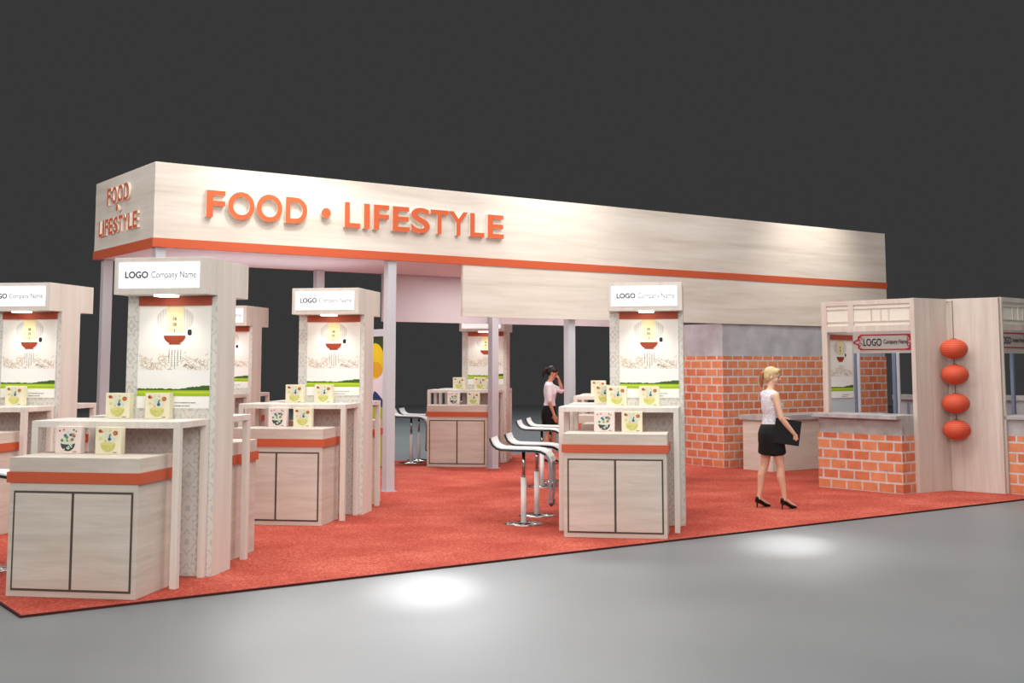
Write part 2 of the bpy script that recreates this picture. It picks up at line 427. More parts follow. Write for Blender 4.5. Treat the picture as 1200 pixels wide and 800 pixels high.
# column; origin at front right floor corner of shaft: spans x -.805..0, y 0..0.40
def build_column():
    t = empty('display_column', (0,0,0)); t['category'] = 'column'
    mb = MB(); mb.box((-.805,.004,0),(0,.396,2.62), WV); mb.make('shaft', t)
    for y0, y1 in ((0,.004),(.396,.4)):
        mb = MB(); mb.box((-.803,y0,.01),(-.002,y1,2.31), DAMASK); tag(mb.make('wallpaper_face', t), 'pale damask patterned face')
    for s in (0,1):
        h = MB()
        y0, y1 = (-.26,.004) if s == 0 else (.396,.68)
        h.box((-.805,y0,2.315),(0,y1,2.62), WV); hd_ = h.make('header', t, bevel=.003)
        sg = MB()
        if s == 0: sg.box((-.76,-.268,2.365),(-.055,-.26,2.578), SIGN)
        else: sg.box((-.75,.68,2.365),(-.045,.688,2.578), SIGN)
        sg_ = sg.make('sign_face', t); tag(sg_, 'white lit sign face')
        tx = FB(); put_text(tx, 'LOGO', 0, .205, 0, .058, 0, DGREY, bold=.035); put_text(tx, 'Company Name', .232, .625, -.016, .058, 0, LGREY, bold=0.004)
        q = tx.make('lettering', sg_)
        if s == 0: q.location = (-.705,-.2695,2.447)
        else: q.location = (-.10,.6895,2.447); q.rotation_euler.z = math.pi
        lm = MB()
        yy = -.13 if s == 0 else .54
        lm.box((-.47,yy-.09,2.298),(-.31,yy+.05,2.315), LAMP); tag(lm.make('downlight', t), 'white glowing downlight')
    return t

# poster ; origin at bottom centre, faces -y ; w .64, h .935
PBOWL = new_mat('poster_bowl', (150,62,36), .6); STRIP = new_mat('poster_strip', (236,220,172), .7); DOTS = new_mat('poster_circle', (222,218,210), .7)
DOTL = new_mat('poster_circle_line', (176,172,166), .7)
SKETCH = new_mat('poster_sketch', (206,186,150), .7); SKETCH2 = new_mat('poster_sketch_rose', (206,170,158), .7); FIELD = new_mat('poster_field', (158,190,34), .7)
FIELD2 = new_mat('poster_field_light', (190,210,60), .7); TREES = new_mat('poster_trees', (66,98,38), .7); RICE = new_mat('poster_rice', (250,246,234), .7); TINT = new_mat('poster_tint', (245,240,231), .7); MARK = new_mat('poster_text', (92,80,72), .7)
def build_poster():
    mb = MB(); mb.box((-.322,-.006,0),(.322,0,.86), CREAM); t = mb.make('food_poster'); t['category'] = 'poster'
    mb = MB(); mb.box((-.322,-.022,.86),(.322,0,.935), REDBAR); tag(mb.make('header_bar', t), 'terracotta bar across the top')
    f = FB(); cz = .745
    f.disc(0,cz,.165,.112,-.007,DOTS,32)
    for i in range(15):
        x = -.15+.3*i/14
        if abs(x) < .075: continue
        h = .112*math.sqrt(max(0,1-(x/.165)**2))
        k = int(h*2/.013)
        for j in range(k):
            z = cz-h+j*.013; f.rect(x-.0028,z,x+.0028,z+.008,-.0078,DOTL)
    f.rect(-.073,.636,.073,.86,-.009,STRIP)
    f.make('strip_and_disc', t)
    f = FB()
    for ch, z, s in (('味',.748,.038),('良',.700,.036)): put_text(f, ch, -.02,.02,z-s/2,z+s/2,-.0096,BLACKM,bold=.012)
    f.rect(-.004,.638,.003,.668,-.0096,MARK)
    f.make('printed_characters', t)
    f = FB()
    f.disc(0,.606,.078,.018,-.0095,RICE,20)
    f.disc(0,.608,.097,.072,-.0100,PBOWL,24,math.pi,2*math.pi)
    f.rect(-.05,.533,.055,.542,-.0100,PBOWL)
    tag(f.make('printed_bowl', t), 'red-brown rice bowl picture')
    f = FB()
    f.disc(.133,.646,.018,.013,-.0096,BLACKM,12); f.disc(.133,.622,.018,.013,-.0096,BLACKM,12); f.rect(.115,.62,.151,.648,-.0096,BLACKM)
    f.rect(.128,.626,.138,.641,-.0102,MARK)
    tag(f.make('printed_seal', t), 'black seal mark')
    f = FB(); q = random.Random(5); f.rect(-.315,.322,.315,.50,-.0066,TINT)
    def squig(cx,cz,r,m):
        p = Vector((cx,cz)); a = q.uniform(0,6.28)
        for _ in range(5):
            d = Vector((math.cos(a),math.sin(a)))*r; nrm = Vector((-d.y,d.x)).normalized()*.0022; p2 = p+d
            if -.315 < p2.x < .315 and .305 < p2.y < .505: f.poly([p+nrm,p-nrm,p2-nrm,p2+nrm], -.0072-q.random()*.0004, m)
            p = p2; a += q.uniform(-1.2,1.2)
    for i in range(120):
        x = q.uniform(-.30,.30); z = .31+.17*q.random()*(0.55+.45*abs(math.cos(x*9)))
        if abs(x) < .06 and z > .33: continue
        squig(x,z,q.uniform(.006,.013), SKETCH if q.random() < .55 else (SKETCH2 if q.random() < .5 else DOTL))
    f.make('printed_sketch', t)
    f = FB()
    for i in range(5):
        x = -.046+i*.026; n = (9,11,13,11,7)[i]
        for j in range(n): f.rect(x-.0045+q.uniform(0,.002),.478-j*.0125,x+.0045-q.uniform(0,.003),.478-j*.0125+.008,-.0086,MARK)
    for j in range(7): f.rect(.085+j*.013,.345+.012*math.sin(j*.9),.093+j*.013,.355+.012*math.sin(j*.9),-.0086,MARK)
    f.make('printed_text_columns', t)
    f = FB()
    f.rect(-.322,0,.322,.318,-.0080,WHITE); f.rect(-.322,.100,.322,.158,-.0088,FIELD); f.rect(-.322,.125,.322,.14,-.0092,FIELD2)
    pts = [(-.322,.150)]; n = 44
    for i in range(n+1):
        x = -.322+.644*i/n; b = .163 if x < .05 else .163+.026*min(1,(x-.05)/.22)
        pts.append((x,b+q.uniform(-.005,.004)))
    pts.append((.322,.150)); f.poly(pts[::-1], -.0090, TREES)
    f.make('printed_field', t)
    f = FB()
    for r_ in range(2):
        x = .015
        while x < .19-.04*r_:
            wd = q.uniform(.006,.018); f.rect(x,.042-r_*.026,x+wd,.05-r_*.026,-.0092,DGREY if r_ else MARK); x += wd+.006
    f.make('printed_caption', t)
    return t

# product carton; origin bottom front centre ; faces -y
PY = new_mat('carton_cream', (236,229,200), .5); PP = new_mat('carton_pink', (240,222,216), .5); BY = new_mat('print_lime_bowl', (200,200,112), .6); BY2 = new_mat('print_corn', (218,210,138), .6)
CB = new_mat('print_brown', (150,70,40), .6); CO = new_mat('print_orange', (206,120,70), .6); CBL = new_mat('print_blue', (50,110,140), .6); CGR = new_mat('print_green', (90,150,90), .6); CDG = new_mat('print_dark_bowl', (66,76,72), .6)
PALE = new_mat('print_pale', (216,222,206), .6)
def build_carton(pink):
    mb = MB(); mb.box((-.107,0,0),(.107,.075,.212), PP if pink else PY); t = mb.make('product_carton', bevel=.003); t['category'] = 'carton'
    f = FB(); y = -.002
    f.disc(.0,.082,.062,.064,y,CDG if pink else BY,20,math.pi,2*math.pi)
    f.disc(.0,.083,.062,.012,y-.0004,PALE if pink else BY2,20)
    q = random.Random(2)
    for i in range(10): f.disc(q.uniform(-.035,.035),q.uniform(.03,.07),.007,.006,y-.0006,PALE if pink else BY2,8)
    tag(f.make('printed_bowl', t), 'dark bowl print' if pink else 'lime green bowl print')
    f = FB()
    if pink:
        for i in range(9): f.disc(-.045+i*.0115+q.uniform(-.005,.005),.12+q.uniform(-.018,.026),.014,.012,y-.0002*i,(CGR,PALE,CBL,CGR)[i%4],12)
        for x,z,m,r_ in ((-.07,.178,CB,.008),(-.035,.185,CO,.009),(.0,.165,PALE,.012),(.045,.15,CO,.012),(.07,.175,CB,.007),(.05,.185,CGR,.009),(.03,.105,CO,.01)): f.disc(x,z,r_,r_*.9,y-.003,m,10)
    else:
        for x,z,m,r_ in ((-.065,.180,CB,.015),(-.05,.175,CO,.010),(-.02,.182,PALE,.014),(.018,.186,BY2,.010),(.062,.165,CB,.020),(.060,.165,CO,.014),(-.012,.147,PALE,.019),(-.06,.125,BY2,.014),(.02,.152,CGR,.008),(.015,.118,CBL,.015),(-.03,.115,PALE,.012),(.05,.115,PALE,.016),(-.02,.105,CO,.006)): f.disc(x,z,r_,r_*.9,y-.003+(.0008 if m is CB else 0),m,12)
        f.rect(.009,.125,.021,.145,y-.0035,CBL)
    f.make('printed_ingredients', t)
    f = FB(); f.rect(.045,.012,.078,.017,y-.001,MARK); f.make('printed_caption', t)
    return t

def build_stool():
    t = empty('bar_stool', (0,0,0)); t['category'] = 'stool'
    mb = MB()
    prof = [(.215,0),(.215,.004),(.19,.010),(.03,.016),(.03,.02)]
    secs = [((0,0,z),r,r,2) for r,z in prof]; mb.loft(secs, CHROME, 36); tag(mb.make('base', t), 'round chrome base plate')
    mb = MB(); mb.tube([(0,0,.015),(0,0,.50)], .031, STW, 16); mb.make('sleeve', t)
    mb = MB(); mb.tube([(0,0,.49),(0,0,.795)], .019, CHROME, 14); tag(mb.make('gas_lift', t), 'chrome pole')
    # seat profile in x (forward +x) and z
    P = [(-.335,.935),(-.325,.90),(-.305,.862),(-.27,.832),(-.22,.818),(-.1,.814),(.05,.812),(.15,.81),(.22,.80),(.275,.772),(.31,.73),(.325,.68)]
    def sheet(offn, thick, y0, y1, m, pts):
        mbs = MB(); k = mbs.mi(m); rows = []
        for i, (x, z) in enumerate(pts):
            a = Vector(pts[max(i-1,0)]); b = Vector(pts[min(i+1,len(pts)-1)]); d = (b-a).normalized(); n_ = Vector((-d.y, d.x))
            p0 = Vector((x,z))+n_*offn; p1 = p0+n_*thick
            rows.append([mbs.bm.verts.new(q) for q in ((p0.x,y0,p0.y),(p0.x,y1,p0.y),(p1.x,y1,p1.y),(p1.x,y0,p1.y))])
        for a, b in zip(rows, rows[1:]):
            for j in range(4):
                f = mbs.bm.faces.new((a[j],a[(j+1)%4],b[(j+1)%4],b[j])); f.material_index = k; f.smooth = False
        for r_ in (rows[0], rows[-1]):
            f = mbs.bm.faces.new(r_); f.material_index = k
        return mbs
    m1 = sheet(.0,.014,-.175,.175,STW,P); tag(m1.make('seat', t), 'white curved seat')
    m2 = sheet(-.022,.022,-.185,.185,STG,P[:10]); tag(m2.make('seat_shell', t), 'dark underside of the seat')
    for y in (-.185,.165):
        Q = P[6:]+[(.33,.6),(.33,.45),(.325,.32),(.315,.24)]
        m3 = sheet(-.026,.026,y,y+.02,STR,Q); m3.make('rail', t)
    mb = MB(); mb.tube([(.315,-.175,.24),(.318,-.1,.215),(.318,.1,.215),(.315,.175,.24)], .014, STG, 10); tag(mb.make('footrest', t), 'dark footrest bar')
    return t

cab0, fr0, col0, pos0 = build_cabinet(), build_frame(), build_column(), build_poster()
cy0, cp0, st0 = build_carton(False), build_carton(True), build_stool()
used = {}
def place(p, loc, rotz, label, group):
    k = p.name
    if k not in used:
        used[k] = 1; p.location = loc; p.rotation_euler.z = rotz; p['label'] = label; p['group'] = group; return p
    return copy_tree(p, loc, rotz, label, group)

# K: origin, descriptive place words, and what is wanted
kiosks = [
 ((3.112,9.064), 'nearest kiosk at the front left corner of the carpet', True),
 ((8.462,9.04), 'kiosk at the carpet front edge, right of the white stools', True),
 ((6.11,11.95), 'kiosk just left of the tall grey post and fruit panel', True),
 ((2.955,13.09), 'kiosk cut off by the left edge of the picture', True),
 ((11.30,12.32), 'kiosk mostly hidden behind the front centre kiosk', True),
 ((11.78,17.0), 'farthest kiosk, with a grey post in front of it', True),
 ((6.82,16.76), 'far kiosk peeping out right of the nearest column', True)]
spec = {  # which front/back boxes; (kind, u, v, z-level)
 0: [('p',-.805,.40,'c'),('y',-.445,.36,'c'),('y',-.65,.90,'s'),('y',-.30,.90,'s')],
 1: [('p',-.66,.36,'c'),('y',-.37,.34,'c'),('y',-.56,.80,'s'),('y',-.21,.80,'s'),('y',-.765,1.56,'s')],
 2: [('p',-.66,.38,'c'),('y',-.36,.36,'c'),('y',-.62,.82,'s'),('y',-.27,.82,'s')],
 3: [('y',-.65,.90,'s'),('y',-.30,.90,'s')],
 4: [('y',-.83,.82,'s')],
 5: [('p',-.66,.34,'c'),('y',-.31,.34,'c'),('y',-.66,.80,'s'),('y',-.28,.80,'s')],
 6: []}
shortk = ['nearest left kiosk','kiosk beside the middle stools','kiosk left of the fruit panel','kiosk cut off at left','half hidden middle kiosk','farthest kiosk','far kiosk behind nearest column']
for i, (K, desc, _) in enumerate(kiosks):
    D = 2.38
    place(cab0, kp(K,0,0), KZ, 'pale wooden two-door cabinet, front of the '+shortk[i], 'kiosk cabinets')
    place(fr0, kp(K,.11,.45), KZ, 'shelf frame over the front cabinet of the '+shortk[i], 'kiosk shelf frames')
    place(col0, kp(K,.155,1.03), KZ, 'wooden column with white LOGO sign, '+shortk[i], 'kiosk columns')
    place(fr0, kp(K,-1.15,1.93+.02), KZ+math.pi, 'shelf frame on the far side of the '+shortk[i], 'kiosk shelf frames')
    place(cab0, kp(K,-1.05,D+.02), KZ+math.pi, 'striped cabinet on the far side of the '+shortk[i], 'kiosk cabinets')
    if i != 4:
        place(pos0, kp(K,-.218,1.029,G+1.372), KZ, 'rice bowl poster on the column of the '+shortk[i], 'rice bowl posters')
    for j, (kd, u, v, lv) in enumerate(spec[i]):
        z = G+(1.036 if lv == 'c' else 1.288)
        left = 'left' if (j % 2 == 0) else 'right'
        if lv == 'c': lb = ('pink carton with dark bowl print' if kd == 'p' else 'cream carton with lime bowl print') + ', low counter of the '+shortk[i]
        elif v > 1.1: lb = 'cream carton alone on the rear shelf, '+shortk[i]
        else: lb = f'cream carton, {left} one on the upper shelf, '+shortk[i] if i != 4 else 'cream carton on the upper shelf of the '+shortk[i]
        place(cp0 if kd == 'p' else cy0, kp(K,u,v,z), KZ, lb, 'product cartons on the kiosks')
    # real downlight under each front header
    spot('kiosk_lamp', kp(K,-.235,.80,G+2.28), kp(K,-.235,1.05,1.2), 10, 120, .9, .06, (1,.96,.9))

stools = [(1,-1.6,.94,'nearest white curved bar stool left of the front centre kiosk'),(1,-1.56,1.70,'second white bar stool, just behind the nearest one'),
          (4,-1.63,.64,'white bar stool beside the half hidden kiosk, nearer of two seats before the standing woman'),(4,-1.6,1.35,'white bar stool farthest back of the four in the middle'),
          (5,-1.5,.72,'left white bar stool of the far pair beside the farthest kiosk'),(5,-1.5,1.30,'right white bar stool of the far pair beside the farthest kiosk'),
          (0,-1.85,1.10,'white bar stool cut off by the left picture edge')]
for k, u, v, lb in stools:
    place(st0, kp(kiosks[k][0],u,v), KZ, lb, 'white bar stools')

# ---------------------------------------------------------------- brick core and desk
def brickbox(mb, a, b): mb.box(a, b, BRICK)
core = empty('brick_core', (14.95,14.585,G), 0, 'large brick core wall with grey plaster top under the right end of the fascia', 'wall')
mb = MB(); mb.box((0,0,0),(4.42,2.3,1.873), BRICK); mb.make('brickwork', core)
mb = MB(); mb.box((.02,.012,1.873),(4.40,2.28,2.42), CONC); tag(mb.make('plaster_band', core), 'grey plaster band above the bricks')
dk = empty('service_desk', (15.0,13.55,G), 0, 'pale wooden desk with grey top before the brick core, behind the blonde woman', 'desk')
mb = MB(); mb.box((.02,.02,0),(1.9,.66,.82), WH); mb.make('body', dk, bevel=.004)
mb = MB(); mb.box((-.02,-.02,.82),(1.94,.70,.90), STONE); tag(mb.make('desktop', dk), 'grey stone top')

# ---------------------------------------------------------------- brick stalls
RS = new_mat('sign_red_line', (176,40,52), .5); SGB = new_mat('sign_board_grey', (184,176,172), .6)
def stall(loc, rotz, x0, x1, left, label, cx0, cx1):
    t = empty('food_stall', loc, rotz, label, 'stall')
    # local: facade in y=0 plane, viewer at -y, z up
    mb = MB()
    mb.box((x0,0,2.585),(x1,.06,2.65), WS); mb.box((x0,0,2.2),(x1,.06,2.285), WS)
    P = [(x0+.09,x0+.455),(x0+.545,x1-.09)] if left else [(x0+.04,x0+1.0),(x0+1.09,x0+2.05),(x0+2.14,x1-.09)]
    edges = [x0]+[v for p in P for v in p]+[x1]
    for a, b in zip(edges[::2], edges[1::2]): mb.box((a,0,2.285),(b,.06,2.585), WS)
    mb.make('header_frame', t)
    for i, (a, b) in enumerate(P):
        mb = MB(); mb.box((a,.02,2.285),(b,.03,2.585), GLOWCREAM); lp = mb.make('lattice_panel', t)
        mb = MB()
        for z in (2.345,2.53): mb.box((a,.008,z-.008),(b,.02,z+.008), WS)
        if b-a > .5:
            for f_ in (.32,.49,.63): x = a+(b-a)*f_; mb.box((x-.009,.010,2.345),(x+.009,.02,2.53), WS)
        mb.make('lattice_bars', lp)
    for a, b in ((x0,x0+(.09 if left else .03)),(x1-.08,x1)):
        mb = MB(); mb.box((a,0,0),(b,.08,2.2), WS); mb.make('jamb', t, bevel=.003)
    # counter
    mb = MB(); mb.box((cx0,-.45,0),(cx1,-.005,.772), BRICK); mb.make('brick_base', t)
    mb = MB(); mb.box((cx0+.01,-.43,.772),(cx1-.005,-.008,.99), STONE); tag(mb.make('grey_apron', t), 'grey plaster apron below the slab')
    mb = MB(); mb.box((cx0-.03,-.56,.99),(cx1-.01,.12,1.042), STONE); mb.make('counter_slab', t, bevel=.004)
    # sign beam at the rear
    mb = MB(); mb.box((x0-.19 if left else .5,.95,1.9),(x1-.02 if left else x1+.1,1.0,2.4), SGB); sb = mb.make('sign_beam', t)
    f = FB(); sx = -1.54 if left else 1.74; zc = 2.065 if left else 2.10; hh = .11; L = .92
    th = .009
    f.rect(sx+.05,zc+hh-th,sx+L,zc+hh+th,.946,RS); f.rect(sx+.05,zc-hh-th,sx+L,zc-hh+th,.946,RS)
    def seg(a, b, w_=.009):
        a = Vector(a); b = Vector(b); d = (b-a).normalized(); n_ = Vector((-d.y,d.x))*w_; f.poly([a+n_,a-n_,b-n_,b+n_], .945, RS)
    for ex, s in ((sx,1),(sx+L,-1)):
        pts = [(ex+.09*s,zc+hh),(ex+.02*s,zc+hh*.75),(ex+.035*s,zc+hh*.4),(ex-.07*s,zc),(ex+.035*s,zc-hh*.4),(ex+.02*s,zc-hh*.75),(ex+.09*s,zc-hh)]
        for a, b in zip(pts, pts[1:]): seg(a, b, .011)
        for k in range(14):
            a0, a1 = k*.5, (k+1)*.5
            for cz_ in (zc+.04, zc-.045):
                r0, r1 = .045-.0028*k, .045-.0028*(k+1)
                seg((ex+.045*s+r0*math.cos(a0),cz_+r0*math.sin(a0)),(ex+.045*s+r1*math.cos(a1),cz_+r1*math.sin(a1)), .007)
    f.make('red_ornament', sb)
    f = FB(); tx = sx+.11
    put_text(f, 'LOGO', tx, tx+.31, zc-.055, zc+.055, .944, BLACKM, bold=.012)
    put_text(f, 'Company Name', tx+.345, tx+.745, zc-.045, zc+.04, .944, BLACKM, bold=.012)
    f.make('sign_lettering', sb)
    return t
a1 = R(5.6)
s1 = stall((14.35,10.30,G), R(5.6-90), -1.53, 0, True, 'left brick food stall with framed wooden front, behind the lanterns', -1.33, .0)
mb = MB(); mb.box((-1.53,.08,0),(-1.49,.76,2.2), PANEL); mb.make('side_wall', s1)
for x in (-1.60,-.93):
    mb = MB(); mb.box((x,.90,0),(x+.05,.95,1.90), BLUEP); mb.box((x+.055,.93,0),(x+.10,.95,1.90), ALU); mb.make('rear_post', s1)
s2 = stall((15.10,9.46,G), R(5.6), 0, 3.3, False, 'right brick food stall cut off by the right picture edge', .03, 3.2)
for x in (2.10,3.0):
    mb = MB(); mb.box((x,.90,0),(x+.05,.95,1.90), BLUEP); mb.box((x+.055,.93,0),(x+.10,.95,1.90), ALU); mb.make('rear_post', s2)
Iv = Vector((math.cos(a1), math.sin(a1), 0)); Xv = Vector((math.sin(a1), -math.cos(a1), 0))
B = Vector((14.35,10.30,0))
place(pos0, B + Xv*(-1.488) + Iv*.395 + Vector((0,0,G+1.235)), a1, 'narrow looking rice bowl poster hanging inside the left brick stall', 'rice bowl posters')
# rear counter seen through the stalls
rc = empty('rear_counter', (16.5,12.30,G), R(-56), 'low grey counter seen through the stall openings, far right', 'counter')
mb = MB(); mb.box((0,0,0),(2.0,.45,1.17), CONC); mb.make('body', rc)
mb = MB(); mb.box((-.02,-.04,1.17),(2.04,.5,1.24), STONE); mb.make('counter_slab', rc)
mb = MB()
for i in range(3): mb.box((.2+.62*i,-.012,.1),(.24+.62*i,.0,1.12), BLUEP)
mb.make('front_ribs', rc)

# ---------------------------------------------------------------- folded panel with lanterns
fp = empty('folded_panel', (14.88,10.17,G), 0, 'tall V-folded pale wooden panel behind the four red lanterns', 'panel')
def wing(p, q, th, name):
    d = Vector(q)-Vector(p); a = math.atan2(d.y,d.x); M = Matrix.Rotation(a,4,'Z')
    mb = MB(); mb.box((0,-th if name == 'r' else 0,0),(d.length,0 if name == 'r' else th,2.645), WS, M=Matrix.Translation(Vector(p)) @ M)
    mb.make('wing', fp)
wing((0,0,0), (-.66,.055,0), .07, 'r')
wing((0,0,0), (.155,-.70,0), .07, 'l')
fwd = Vector((-.62,-.78,0))
lc = Vector((14.88,10.17,0)) + fwd*.27
mb = MB()
cord = empty('lantern_cord', (lc.x,lc.y,2.62), 0, 'thin brown cord hanging down the fold and holding the red lanterns', 'cord')
mb.tube([(0,0,0),(0,0,-1.72)], .006, CORD, 8); mb.make('cord_line', cord)
mb = MB(); mb.tube([(0,0,.0),(-fwd.x*.25,-fwd.y*.25,.0)], .009, WS, 8); tag(mb.make('hook', cord), 'pale bracket at the top')
lan = empty('paper_lantern', (0,0,0)); lan['category'] = 'lantern'
mb = MB(); n = 40; secs = []
for i in range(49):
    t = math.pi*(i+.0)/48; t = min(max(t,.16),math.pi-.16)
    rr = .183*math.sin(t)*(1+ .012*math.cos(i*math.pi)); secs.append(((0,0,-.138*math.cos(t)),rr,rr,2))
mb.loft(secs, LANT, n); mb.make('shade', lan)
mb = MB(); mb.loft([((0,0,.128),.034,.034,2),((0,0,.142),.034,.034,2)], CORD, 16); mb.make('collar', lan)
zs = [1.96,1.61,1.215,.855]
names = ['topmost red paper lantern on the cord','second red paper lantern from the top','third red paper lantern from the top','lowest red paper lantern on the cord']
for i, z in enumerate(zs):
    place(lan, (lc.x,lc.y,z), 0, names[i], 'red paper lanterns')

# ---------------------------------------------------------------- people
SKIN1 = new_mat('skin_fair', (226,180,152), .55); SKIN2 = new_mat('skin_warm', (205,150,122), .55)
LIP = new_mat('lips', (176,74,70), .5); EYEW = new_mat('eye_dark', (50,40,36), .4)
BLONDE = new_mat('blonde_hair', (200,174,128), .5); PONY = new_mat('hair_tail_brown', (150,96,62), .5); DARKH = new_mat('dark_hair', (40,28,26), .45)
LACE = new_mat('white_lace_blouse', (232,228,230), .8); n_, l_, b_ = nodes(LACE)
tx_ = n_.new('ShaderNodeTexVoronoi'); tx_.inputs['Scale'].default_value = 45; tcx = n_.new('ShaderNodeTexCoord'); l_.new(tcx.outputs['Object'], tx_.inputs['Vector'])
rr_ = ramp(n_, [(.1,(244,241,242)),(.6,(204,200,206))]); l_.new(tx_.outputs['Distance'], rr_.inputs[0]); l_.new(rr_.outputs[0], b_.inputs['Base Color'])
SHIRT = new_mat('white_cotton_blouse', (236,232,238), .8); SKIRT = new_mat('black_skirt', (20,19,21), .8); SHOE = new_mat('black_patent_shoe', (18,17,18), .25)
FOLD = new_mat('black_folder', (24,24,26), .5); PAPER = new_mat('paper_edge', (215,205,200), .7)

def remeshed(mb, name, parent, vox, smooth=4):
    me = bpy.data.meshes.new('tmp'); bmesh.ops.recalc_face_normals(mb.bm, faces=mb.bm.faces); mb.bm.to_mesh(me); mb.bm.free()
    for m in mb.mats: me.materials.append(m)
    o = bpy.data.objects.new('tmp', me); C.objects.link(o)
    md = o.modifiers.new('r', 'REMESH'); md.mode = 'VOXEL'; md.voxel_size = vox; md.use_smooth_shade = True
    sm = o.modifiers.new('s', 'SMOOTH'); sm.factor = .5; sm.iterations = smooth
    dg = bpy.context.evaluated_depsgraph_get(); m2 = bpy.data.meshes.new_from_object(o.evaluated_get(dg))
    bpy.data.objects.remove(o); bpy.data.meshes.remove(me)
    m2.materials.clear()
    for m in mb.mats: m2.materials.append(m)
    for p in m2.polygons: p.use_smooth = True; p.material_index = 0
    ob = bpy.data.objects.new(name, m2); C.objects.link(ob); ob.parent = parent
    return ob
def limb(mb, pts, rads, m, n=14):
    mb.tube(pts, rads, m, n)
    for p, r in zip(pts, rads): mb.ball(p, r if not hasattr(r,'__len__') else min(r), m, 12)
def hand(mb, wrist, d, palmn, m, curl=.5, s=1.0, thumb=1):
    """wrist pos, d = direction of the hand, palmn = palm normal; fingers curl toward palmn"""
    d = Vector(d).normalized(); nn = Vector(palmn); nn = (nn-d*nn.dot(d)).normalized(); sd = d.cross(nn)
    w_ = Vector(wrist); c = w_+d*.045*s
    mb.tube([w_, w_+d*.02*s, w_+d*.05*s, w_+d*.085*s], [(.024*s,.018*s),(.030*s,.017*s),(.038*s,.016*s),(.036*s,.014*s)] if False else [.020*s,.019*s,.018*s,.015*s], m, 10)
    for k in range(4):
        o_ = (k-1.5)*.0195*s
        mb.tube([w_+d*.01*s+sd*o_*.6, w_+d*.085*s+sd*o_], [.013*s,.0115*s], m, 8)
        L = (.062,.074,.070,.054)[k]*s; p = w_+d*.085*s+sd*o_; dd = d.copy(); a = curl
        pts = [p]
        for f_ in (.42,.33,.25):
            dd = (dd*math.cos(a)+nn*math.sin(a)).normalized(); nn2 = nn
            p = p+dd*L*f_*1.2; pts.append(p)
            a = curl*.9
        limb(mb, pts, [.0098*s,.0092*s,.0085*s,.0075*s], m, 8)
    p = w_+d*.025*s-sd*thumb*.022*s
    t1 = p+(d*.6-sd*thumb*.7+nn*.3).normalized()*.038*s; t2 = t1+(d*.9-sd*thumb*.15+nn*.45).normalized()*.032*s
    limb(mb, [p,t1,t2], [.013*s,.011*s,.009*s], m, 8)
def head(mb, c, M, m):
    """c: skull centre; M rotation ; face toward local +x"""
    def P(x,y,z): return Vector(c)+M@Vector((x,y,z))
    mb.ball(P(-.005,0,.028), (.094,.074,.088), m, 24, M.to_4x4())
    mb.ball(P(.022,0,-.022), (.066,.058,.070), m, 20, M.to_4x4())
    mb.ball(P(.040,0,-.070), (.040,.036,.030), m, 16, M.to_4x4())      # jaw / chin
    mb.ball(P(.070,0,-.088), (.014,.018,.013), m, 12, M.to_4x4())
    mb.tube([P(.084,0,.006),P(.100,0,-.022),P(.092,0,-.034)], [.007,.011,.010], m, 8)   # nose
    mb.ball(P(.094,0,-.028), (.010,.014,.008), m, 10, M.to_4x4())
    mb.ball(P(.078,0,-.056), (.012,.022,.010), m, 10, M.to_4x4())      # lips
    for s in (-1,1):
        mb.ball(P(.072,s*.030,.020), (.016,.022,.008), m, 10, M.to_4x4())   # brow
        mb.ball(P(.052,s*.036,-.030), (.024,.020,.024), m, 12, M.to_4x4())  # cheek
        mb.ball(P(-.004,s*.073,-.008), (.016,.008,.028), m, 10, M.to_4x4()) # ear
def face_paint(ob, c, M, base, mats):
    """colour lips and eyes by position on the continuous body mesh"""
    Mi = M.inverted(); me = ob.data
    for m in mats: me.materials.append(m)
    k0 = len(me.materials)-len(mats)
    for p in me.polygons:
        q = Mi@(p.center-Vector(c))
        if q.x > .062 and abs(q.y) < .020 and -.064 < q.z < -.049: p.material_index = k0
        elif q.x > .050 and .016 < abs(q.y) < .042 and -.008 < q.z < .004: p.material_index = k0+1
        elif q.x > .055 and .014 < abs(q.y) < .046 and .018 < q.z < .024: p.material_index = k0+1

def shoe(t, ankle, yaw, name='high_heel'):
    # heel z .09; ankle point roughly above heel
    M = Matrix.Translation((ankle[0],ankle[1],0)) @ Matrix.Rotation(yaw,4,'Z')
    mb = MB()
    P = lambda x,y,z: M@Vector((x,y,z))
    # sole/upper as loft along foot length
    secs = [(-.045,.085,.030,.026),(-.02,.083,.034,.030),(.03,.068,.033,.024),(.08,.040,.036,.022),(.115,.026,.043,.022),(.15,.022,.040,.018),(.185,.016,.024,.012),(.205,.013,.008,.007)]
    k = mb.mi(SHOE); rings = []
    for x,z,w_,h in secs:
        rings.append([mb.bm.verts.new(P(x, w_*math.cos(2*math.pi*j/14), z+h*math.sin(2*math.pi*j/14)-.004)) for j in range(14)])
    for a,b in zip(rings,rings[1:]):
        for j in range(14):
            f = mb.bm.faces.new((a[j],a[(j+1)%14],b[(j+1)%14],b[j])); f.material_index = k; f.smooth = True
    for r_ in (rings[0][::-1],rings[-1]): f = mb.bm.faces.new(r_); f.material_index = k
    mb.tube([P(-.035,0,.075),P(-.04,0,.04),P(-.042,0,0)], [.019,.009,.006], SHOE, 10)
    mb.ball(P(-.040,0,.105), (.022,.030,.030), SHOE, 12)
    mb.make(name, t)

